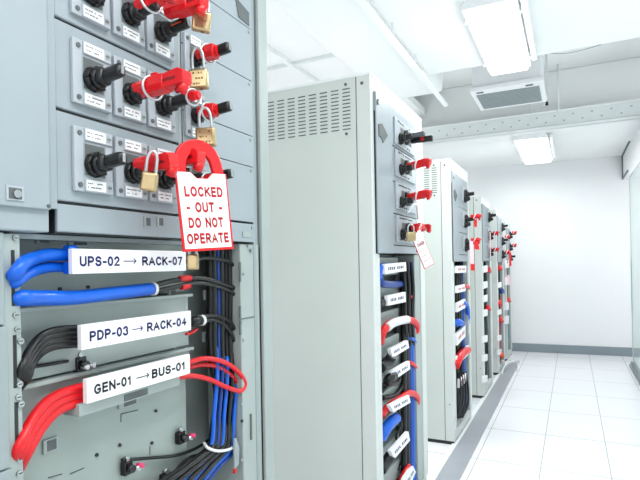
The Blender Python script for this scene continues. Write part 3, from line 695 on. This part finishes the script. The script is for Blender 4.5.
# big tag
def tag_board(name, lab, TL, TR, BR, BL, d0, d1, strings, loop=True, group=None, red=m_inkr, full=True):
    p = [dep(*TL, d0), dep(*TR, d1), dep(*BR, d1), dep(*BL, d0)]
    c = (p[0]+p[1]+p[2]+p[3])/4
    ex = ((p[1]-p[0])+(p[2]-p[3]))/2; ey = ((p[0]-p[3])+(p[1]-p[2]))/2
    w, h = ex.length, ey.length; ex.normalize(); ey = (ey-ex*ey.dot(ex)).normalized(); ez = ex.cross(ey)
    t = tag(empty(name, c), lab, 'tag', group)
    Mx = Matrix((ex, ey, ez)).transposed().to_4x4(); Mx.translation = c
    t.matrix_world = Mx
    hw, hh = w/2, h/2
    def fp(*a): return a
    MB().prism([(-hw, -hh), (hw, -hh), (hw, hh), (hw*.42, hh), (hw*.2, hh-.012*w/.12), (-hw*.2, hh-.012*w/.12), (-hw*.42, hh), (-hw, hh)], -.003, 0, 'z', m_red, .0006).build('border', t)
    k = w*.045
    MB().prism([(-hw+k, -hh+k), (hw-k, -hh+k), (hw-k*.6, hh-.001), (hw*.44, hh-.001), (hw*.22, hh-.013*w/.12), (-hw*.22, hh-.013*w/.12), (-hw*.44, hh-.001), (-hw+k*.6, hh-.001)], 0, .0008, 'z', m_label).build('face', t)
    for s, x0, x1, y0, y1 in strings:
        stroke_text('lettering', s, red, t, (-hw+x0*w, -hh+y0*h, .0008), (1, 0, 0), (0, 1, 0), (x1-x0)*w, (y1-y0)*h, weight=.24, depth=.0004)
    if loop:
        # flat hasp-like red handle
        A = [(-hw*.97, hh-.006), (-hw*.95, hh+.015)]+arc(-hw*.02, hh+.022, hw*.90, .056, 172, 8, 12)+[(hw*.93, hh+.01), (hw*.93, hh-.006)]
        B = [(hw*.54, hh-.006), (hw*.50, hh+.010)]+arc(-hw*.02, hh+.014, hw*.50, .034, 5, 175, 10)+[(-hw*.55, hh+.004), (-hw*.55, hh-.006)]
        MB().prism(A+B, -.014, -.003, 'z', m_red, .003).build('handle', t)
    return t
tag_board('lockout_tag', 'large white tag with red border reading LOCKED OUT DO NOT OPERATE', (175, 171), (225, 174), (235, 249), (183, 252), 1.13, 1.13*82/75.8,
    [('LOCKED', .13, .88, .685, .82), ('- OUT -', .14, .84, .485, .62), ('DO NOT', .15, .83, .29, .425), ('OPERATE', .09, .91, .09, .225)])

# ------------------------------------------------------------------ second cabinet contents
def x2(px, py, o=.004): return onx(px, py, XF+o)
def small_label(corner, lab, group, o=.006, ink=m_ink, txt=True):
    """a small white sleeve label given by TL,TR,BR,BL on the front"""
    p = [x2(*q, o) for q in corner]
    t = MB()
    vs = [t.bm.verts.new(q) for q in p]; vb = [t.bm.verts.new(q-Vector((.02, 0, 0))) for q in p]
    fs = [t.bm.faces.new(vs[::-1]), t.bm.faces.new(vb)]+[t.bm.faces.new((vs[i], vb[i], vb[(i+1) % 4], vs[(i+1) % 4])) for i in range(4)]
    bmesh.ops.recalc_face_normals(t.bm, faces=fs); t._fin(fs, m_label)
    if txt:
        n = 9
        for k in range(n):
            if k == 4: continue
            u0_ = .12+k*.76/n; u1_ = u0_+.055
            for v0, v1 in ((.36, .64),) if k % 2 else ((.36, .5), (.54, .64)):
                P = []
                for u, v in ((u0_, v0), (u1_, v0), (u1_, v1), (u0_, v1)):
                    a_ = p[3].lerp(p[2], u); b_ = p[0].lerp(p[1], u); P.append(t.bm.verts.new(a_.lerp(b_, v)+Vector((.0008, 0, 0))))
                f_ = t.bm.faces.new(P); t._fin([f_], ink)
    return tag(t.build('cable_label'), lab, 'label', group)
s9 = 90/480
def zz(ox, oy, *ps): return [(ox+i*s9, oy+j*s9) for i, j in ps]
L2 = [zz(360, 240, (133, 128), (245, 118), (248, 165), (135, 182)), zz(360, 240, (148, 297), (243, 277), (245, 330), (152, 350)),
      zz(360, 320, (163, 155), (255, 108), (262, 148), (175, 202)), zz(360, 320, (165, 275), (265, 218), (268, 262), (175, 326)),
      zz(360, 320, (160, 455), (262, 400), (270, 440), (180, 492)), [(391, 451), (408.5, 431.5), (410, 440.5), (394.5, 459)], [(404, 480), (413, 466), (416, 472), (409, 488)]]
ord2 = ['topmost white label in the second cabinet, beside a blue cable end', 'second white label down in the second cabinet', 'white label in the second cabinet just below the red and white cable', 'fourth white label down in the second cabinet, on a black roll end',
        'white label on the lower red cable of the second cabinet', 'tilted white label near the bottom of the second cabinet', 'rounded white label at the very bottom of the second cabinet']
for k_, (q, l) in enumerate(zip(L2, ord2)): small_label(q, l, 'cable labels in the second cabinet', (.006, .006, .006, .006, .03, .022, .024)[k_])
def bus_tray(cab, zs, y0, y1, dz=.10, slope=0):
    for z in zs: MB().box(-.15, -.05, y0, y1, z, z+dz, m_shelf, .003).build('tray_panel', cab)
bus_tray(c2, (1.43, 1.27, 1.13, .98, .85, .70, .55, .40, .25), .11, .56)
def cab2(L, r, m, lab, name='black_cable', cat='cable', g='cables in the second cabinet'):
    return tag(MB().tube([onx(px, py, XF+o) for px, py, o in L], r, m, seg=9, sub=5).build(name), lab, cat, g)
cab2([(380, 268, -.03), (380, 276, -.03), (381, 283, -.02), (392, 284.5, -.02), (402, 284, -.03)], .02, m_cblue2, 'dark blue cable bent below the topmost label of the second cabinet', 'blue_cable')
cab2([(379, 283, -.03), (380, 268, -.02), (386, 266, -.02)], .018, m_cblue, 'blue cable end beside the topmost label of the second cabinet', 'blue_cable')
cab2([(377, 303, -.03), (383, 302, -.03), (388, 300, -.03)], .026, m_cblack, 'black cable stub entering the second label of the second cabinet')
cab2([(406, 297, -.02), (412, 297, -.01), (415, 301, -.02), (416, 308, -.04)], .009, m_cred, 'thin red cable right of the second label of the second cabinet', 'red_cable')
cab2([(381, 342, -.03), (382, 334, -.01), (388, 325, 0), (398, 321, 0), (410, 320, 0), (416, 324, 0), (416, 332, -.01)], .022, m_cred, 'red cable arching across the second cabinet with a white sleeve', 'red_cable')
tag(MB().tube([onx(px, py, XF+.006) for px, py in ((387, 327.5), (392, 323.5), (399, 321), (407, 319.5))], .024, m_tie, seg=10, sub=4).build('cable_sleeve'), 'white sleeve with blue print on the red arching cable', 'sleeve')
cab2([(380, 368, -.03), (388, 362, -.02), (392, 356, 0)], .03, m_cblack, 'thick black cable stub below the red arching cable')
cab2([(387, 381, -.02), (390, 378, .0), (394, 376, .0)], .026, m_cblack, 'black rolled cable end at the fourth label of the second cabinet')
cab2([(381, 392, -.04), (390, 385, -.03), (398, 382, -.03), (400, 374, -.04)], .012, m_cblack, 'black cable looping below the fourth label of the second cabinet')
cab2([(382, 398, -.04), (392, 396, -.03), (399, 391, -.03), (405, 378, -.04)], .012, m_cblack, 'lower black cable looping below the fourth label of the second cabinet')
cab2([(381, 416, -.03), (388, 407, -.01), (400, 399, 0), (410, 393, 0), (417, 397, 0), (417, 404, -.02)], .020, m_cred, 'red cable with a label arching low across the second cabinet', 'red_cable')
cab2([(381, 438, -.03), (385, 430, -.01), (391, 422, 0), (396, 418, 0)], .03, m_cblue, 'short thick blue cable end low in the second cabinet', 'blue_cable')
for k in range(5):
    cab2([(398+k*3, 410+k*2, -.04), (401+k, 425, -.03), (396+k*4, 438, -.03), (404, 452+k*3, -.04), (399+k*2, 470, -.04)], .007, m_cblack if k != 3 else m_frame, 'one of the tangled thin cables low in the second cabinet', 'thin_cable', 'cable', 'tangled cables low in the second cabinet')
cab2([(381, 470, -.03), (386, 462, -.02), (391, 455, .0)], .03, m_cblack, 'black cable stub at the tilted label near the bottom of the second cabinet')
cab2([(398, 488, -.03), (404, 474, -.01), (409, 466, 0)], .016, m_cred, 'red cable at the very bottom of the second cabinet', 'red_cable')
for k in range(6):
    y = 408+k*2.1
    m = [m_cblack, m_cblack, m_cblue2, m_cblue, m_cblue, m_cteal][k]
    cab2([(402+k*2.4, 262, -.03), (403.5+k*2.5, 330, -.03), (404+k*2.7, 400, -.025), (404+k*2.8, 480, -.025), (404+k*2.9, 560, -.03)], .018, m, 'one of the cables of the vertical bundle in the second cabinet', 'trunk_cable', 'cable', 'vertical cable bundle of the second cabinet')
for k in range(3):
    cab2([(403+k*4, 262, -.01), (405+k*4, 290, -.005), (405+k*3.5, 315, -.005), (407+k*3, 345, -.02)], .013, m_cblack, 'black cable lying over the upper part of the bundle in the second cabinet', 'black_cable', 'cable', 'black cables over the upper bundle in the second cabinet')
for k in range(4):
    cab2([(459+k*2.2, 372, .0), (461+k*2.4, 390, .02), (460+k*2.6, 405, .02), (457+k*1.8, 417, .0)], .010, m_cblack, 'black cable hanging loose at the foot of the third cabinet', 'black_cable', 'cable', 'loose black cables at the foot of the third cabinet')
cab2([(408, 338, -.02), (414, 340, -.01), (416, 348, -.02), (416, 365, -.03)], .012, m_cblue, 'blue cable curving down beside the third label of the second cabinet', 'blue_cable')
cab2([(409, 362, 0), (414, 365, 0), (417, 369, -.02)], .012, m_cred, 'short red cable right of the third label of the second cabinet', 'red_cable')
# switches of the second cabinet: handles with red clamps
clamp((XF+.03, 2.93, 2.058), 'red clamp on the second switch down of the second cabinet', L=.135, r=.024, fat=True, up=.12, group='red clamps on the second cabinet')
clamp((XF+.03, 2.93, 1.878), 'red clamp on the third switch down of the second cabinet', L=.135, r=.024, fat=True, up=.12, group='red clamps on the second cabinet')
clamp((XF+.05, 2.93, 1.70), 'red clamp behind the brass padlock of the second cabinet', L=.11, r=.026, group='red clamps on the second cabinet', ring=False)
clamp((XF+.07, 2.95, 1.575), 'small red clamp at the foot of the switches on the second cabinet', L=.08, r=.02, group='red clamps on the second cabinet', ring=False, blk=False)
t = tag(empty('lever', (XF+.10, 2.92, 2.205)), 'black lever with a red dot on the top switch of the second cabinet', 'lever')
MB().box(-.04, .085, -.03, .0, -.02, .012, m_black, .006).box(-.05, .05, -.07, -.035, .006, .028, m_slot, .005).build('arm', t)
MB().box(.02, .04, -.034, -.029, -.012, .012, m_red, .001).build('dot', t)
padlock(411, 236.5, 2.72, 'brass padlock on the lowest switch of the second cabinet', w=.052, h=.048, th=.03, sh=.04, engraved=False)
tag_board('warning_tag', 'white tag with red border hanging from the second cabinet', (414.5, 233), (423, 228), (432, 265), (420.5, 270.5), 2.73, 2.76,
    [('DANGER', .18, .85, .62, .70), ('----', .2, .8, .46, .49), ('---', .25, .75, .32, .35), ('----', .2, .8, .18, .21)] if False else [('DANGER', .2, .85, .6, .69), ('-- - -', .2, .8, .44, .5), ('- -- -', .2, .8, .30, .36), ('--- -', .2, .8, .16, .22)], loop=False)
cab2([(418, 232, .14), (421, 226, .14), (424, 229, .14)], .014, m_red, 'red tie holding the white tag of the second cabinet', 'red_tie', 'tie', None)
cab2([(408, 213, .06), (413, 205, .08), (417, 206, .08), (418, 219, .07)], .006, m_tie, 'thin white wire looping under the third switch of the second cabinet', 'wire', 'wire', None)

# ------------------------------------------------------------------ third to sixth cabinets: labels, bundles, clamps
NAMES = {3: 'third', 4: 'fourth', 5: 'fifth', 6: 'sixth'}
def far_bundle(n, x0, dx, N, ytop, ybot, mats, r):
    for k in range(N):
        sway = random.uniform(-.7, .7)
        L = [(x0+k*dx, ytop, -.05), (x0+k*dx+sway, (ytop*2+ybot)/3, -.04), (x0+k*dx-sway, (ytop+2*ybot)/3, -.04), (x0+k*dx+.8, ybot, -.04)]
        cab2(L, r, mats[k % len(mats)], 'one of the dark cables hanging in the %s cabinet' % NAMES[n], 'trunk_cable', 'cable', 'vertical cable bundle of the %s cabinet' % NAMES[n])
far_bundle(3, 456.5, 1.4, 8, 262, 418, [m_cblack, m_cblack, m_cblack, m_cblack, m_cblue2, m_cblue, m_cblue2, m_cblue2], .013)
far_bundle(4, 484.6, 1.0, 4, 262, 385, [m_cblack, m_cblack, m_slot, m_cblack], .013)
far_bundle(5, 498.8, .9, 5, 262, 372, [m_cblack, m_cred, m_cblue2, m_cteal, m_cteal], .013)
far_bundle(6, 506.5, .8, 3, 262, 350, [m_cblack, m_cteal, m_cteal], .013)
def fl_label(n, cx, cy, w, h, sl, where, X=.01):
    small_label([(cx-w/2, cy-h/2+sl), (cx+w/2, cy-h/2-sl), (cx+w/2, cy+h/2-sl), (cx-w/2, cy+h/2+sl)], 'small white cable label in the %s cabinet, %s' % (NAMES[n], where), 'cable labels in the %s cabinet' % NAMES[n], X, m_inkr, txt=(n == 3))
for cy, w, h, sl, wh in ((269.3, 9.5, 7, .2, 'topmost'), (288.5, 8.5, 7, 1, 'second down'), (305.5, 8, 9, 2.2, 'third down'), (335, 8, 12, 4.5, 'fourth down'), (355.5, 12, 9, 6, 'on the red cable'), (380.5, 6.5, 9, 3, 'lowest')):
    fl_label(3, 461.5 if cy < 350 else 463, cy, w, h, sl, wh)
cab2([(455.5, 366, 0), (459, 358, .01), (464, 352, .01), (468, 350, 0)], .035, m_cred, 'thick red cable low in the third cabinet', 'red_cable')
cab2([(455, 325, -.02), (458, 322, 0), (462, 324, 0)], .03, m_cblue, 'blue cable end in the middle of the third cabinet', 'blue_cable')
cab2([(464, 286, 0), (468, 287, 0), (468, 292, -.02)], .018, m_cred, 'short red cable beside the second label of the third cabinet', 'red_cable')
cab2([(463, 303, 0), (467, 306, 0), (468, 320, -.01), (467, 345, -.02)], .02, m_cblue, 'blue cable running down the right of the third cabinet', 'blue_cable')
for cy, wh in ((269, 'topmost'), (285, 'second down'), (298.5, 'third down'), (313, 'fourth down'), (339, 'fifth down'), (358, 'sixth down'), (379, 'lowest')):
    fl_label(4, 485.7, cy, 4, 6.5, .6, wh)
for cy, wh in ((285, 'topmost'), (312, 'second down'), (338, 'third down'), (352, 'lowest')): fl_label(5, 500, cy, 3.2, 5, .5, wh)
for cy, wh in ((264, 'topmost'), (281, 'second down'), (306, 'third down'), (320, 'lowest')): fl_label(6, 507.5, cy, 3, 8, .3, wh)
for n, px, py, m in ((4, 488.5, 270, m_cred), (4, 488, 308, m_cred), (5, 500, 268, m_cred), (5, 499.5, 303, m_cred), (5, 502, 291, m_cblue2), (5, 501, 320, m_cred), (5, 501.5, 355, m_orange), (6, 508.5, 300, m_cred)):
    cab2([(px-1.2, py+2, 0), (px, py-1.5, .01), (px+1.5, py+1.5, 0)], .022, m, 'small cable loop showing among the labels of the %s cabinet' % NAMES[n], 'cable_loop', 'cable', 'small cable loops in the %s cabinet' % NAMES[n])
for n, y, z, L in ((3, 4.83, 1.885, .09), (3, 4.83, 1.67, .08), (4, 6.30, 1.805, .06), (4, 6.30, 1.615, .06), (5, 7.50, 1.81, .055), (5, 7.50, 1.6, .055), (6, 8.48, 1.915, .06), (6, 8.48, 1.72, .055)):
    top = {1.885: 'upper', 1.805: 'upper', 1.81: 'upper', 1.915: 'upper'}.get(z, 'lower')
    clamp((XF+.06, y, z+.02), '%s red clamp on the %s cabinet' % (top, NAMES[n]), L=L, r=.021, group='red clamps on the far cabinets', ring=False, blk=False, fat=True)
def far_tag(corner, lab, m, d):
    p = [dep(*q, d) for q in corner]; t = MB(); vs = [t.bm.verts.new(q) for q in p]; vb = [t.bm.verts.new(q+fw*.004) for q in p]
    fs = [t.bm.faces.new(vs), t.bm.faces.new(vb[::-1])]+[t.bm.faces.new((vs[i], vb[i], vb[(i+1) % 4], vs[(i+1) % 4])) for i in range(4)]
    bmesh.ops.recalc_face_normals(t.bm, faces=fs); t._fin(fs, m)
    return tag(t.build('hanging_tag'), lab, 'tag')
m_pinktag = mat('pale_pink_tag', (245, 205, 212), .5, noise=.03)
far_tag([(469.5, 241), (473, 241), (474.5, 270), (470.5, 270)], 'long pale pink tag hanging on the third cabinet', m_pinktag, 4.5)
far_tag([(470.8, 264), (474.6, 264), (474.8, 270.5), (471, 270.5)], 'red lower patch of the long pink tag on the third cabinet', m_red, 4.49)
far_tag([(473.8, 241), (478, 241), (479.6, 249.5), (475, 249.5)], 'red square tag on the third cabinet beside the pink tag', m_red, 4.5)
far_tag([(474, 220), (477, 219), (477, 227), (474.5, 227)], 'small red tag on the upper switch of the third cabinet', m_red, 4.5)
far_tag([(489.5, 232), (490.8, 232), (491, 258), (489.8, 258)], 'narrow pink tag hanging on the fourth cabinet', m_pinktag, 5.9)
far_tag([(509, 252), (511, 252), (511.5, 266), (509.5, 266)], 'small red tag on the last cabinet', m_cred, 7.6)
far_tag([(507, 275), (509.5, 275), (510, 285), (507.5, 285)], 'small pink tag on the last cabinet below its red tag', m_pinktag, 7.6)

# ------------------------------------------------------------------ light
def area(name, loc, rot, sx, sy, e, col=(1, 1, 1)):
    l = bpy.data.lights.new(name, 'AREA'); l.shape = 'RECTANGLE'; l.size = sx; l.size_y = sy; l.energy = e; l.color = col
    o = bpy.data.objects.new(name, l); COL.objects.link(o); o.location = loc; o.rotation_euler = rot; return o
D = math.radians
area('aisle_lamp', (.1, .5, 2.9), (0, D(12), 0), .5, 1.6, 26)  # added out of view over the camera, no fixture modelled
area('aisle_lamp', (-.4, 3.6, 2.91), (0, 0, 0), .25, 1.0, 24)
area('aisle_lamp', (-.42, 7.4, 2.9), (0, 0, 0), .3, 1.5, 24)
area('aisle_lamp', (0, -2.0, 2.95), (0, 0, 0), .5, 1.6, 34)  # added out of view behind the camera, no fixture modelled
area('side_fill', (-2.9, 3.5, 3.2), (0, 0, 0), .6, 4, 60)  # fill added over the left of the room, no fixture there
area('side_fill', (1.8, 3.5, 2.98), (0, 0, 0), .4, 5, 26)  # fill added beyond the partition, no fixture there
# fill lamps added unseen behind the cabinets, beyond the partition and behind the camera, washing the ceiling
area('ceiling_fill', (-2.7, 4.5, .5), (D(180), 0, 0), 1.2, 7, 24)
area('ceiling_fill', (1.7, 4.0, .5), (D(180), D(-18), 0), 1.2, 6.5, 78)
area('ceiling_fill', (.3, -1.6, 1.6), (D(180-28), 0, 0), 2, 1, 14)
w = bpy.data.worlds.new('world'); S.world = w; w.use_nodes = True
w.node_tree.nodes['Background'].inputs[0].default_value = (1, .995, .99, 1); w.node_tree.nodes['Background'].inputs[1].default_value = .56
S.view_settings.exposure = .03
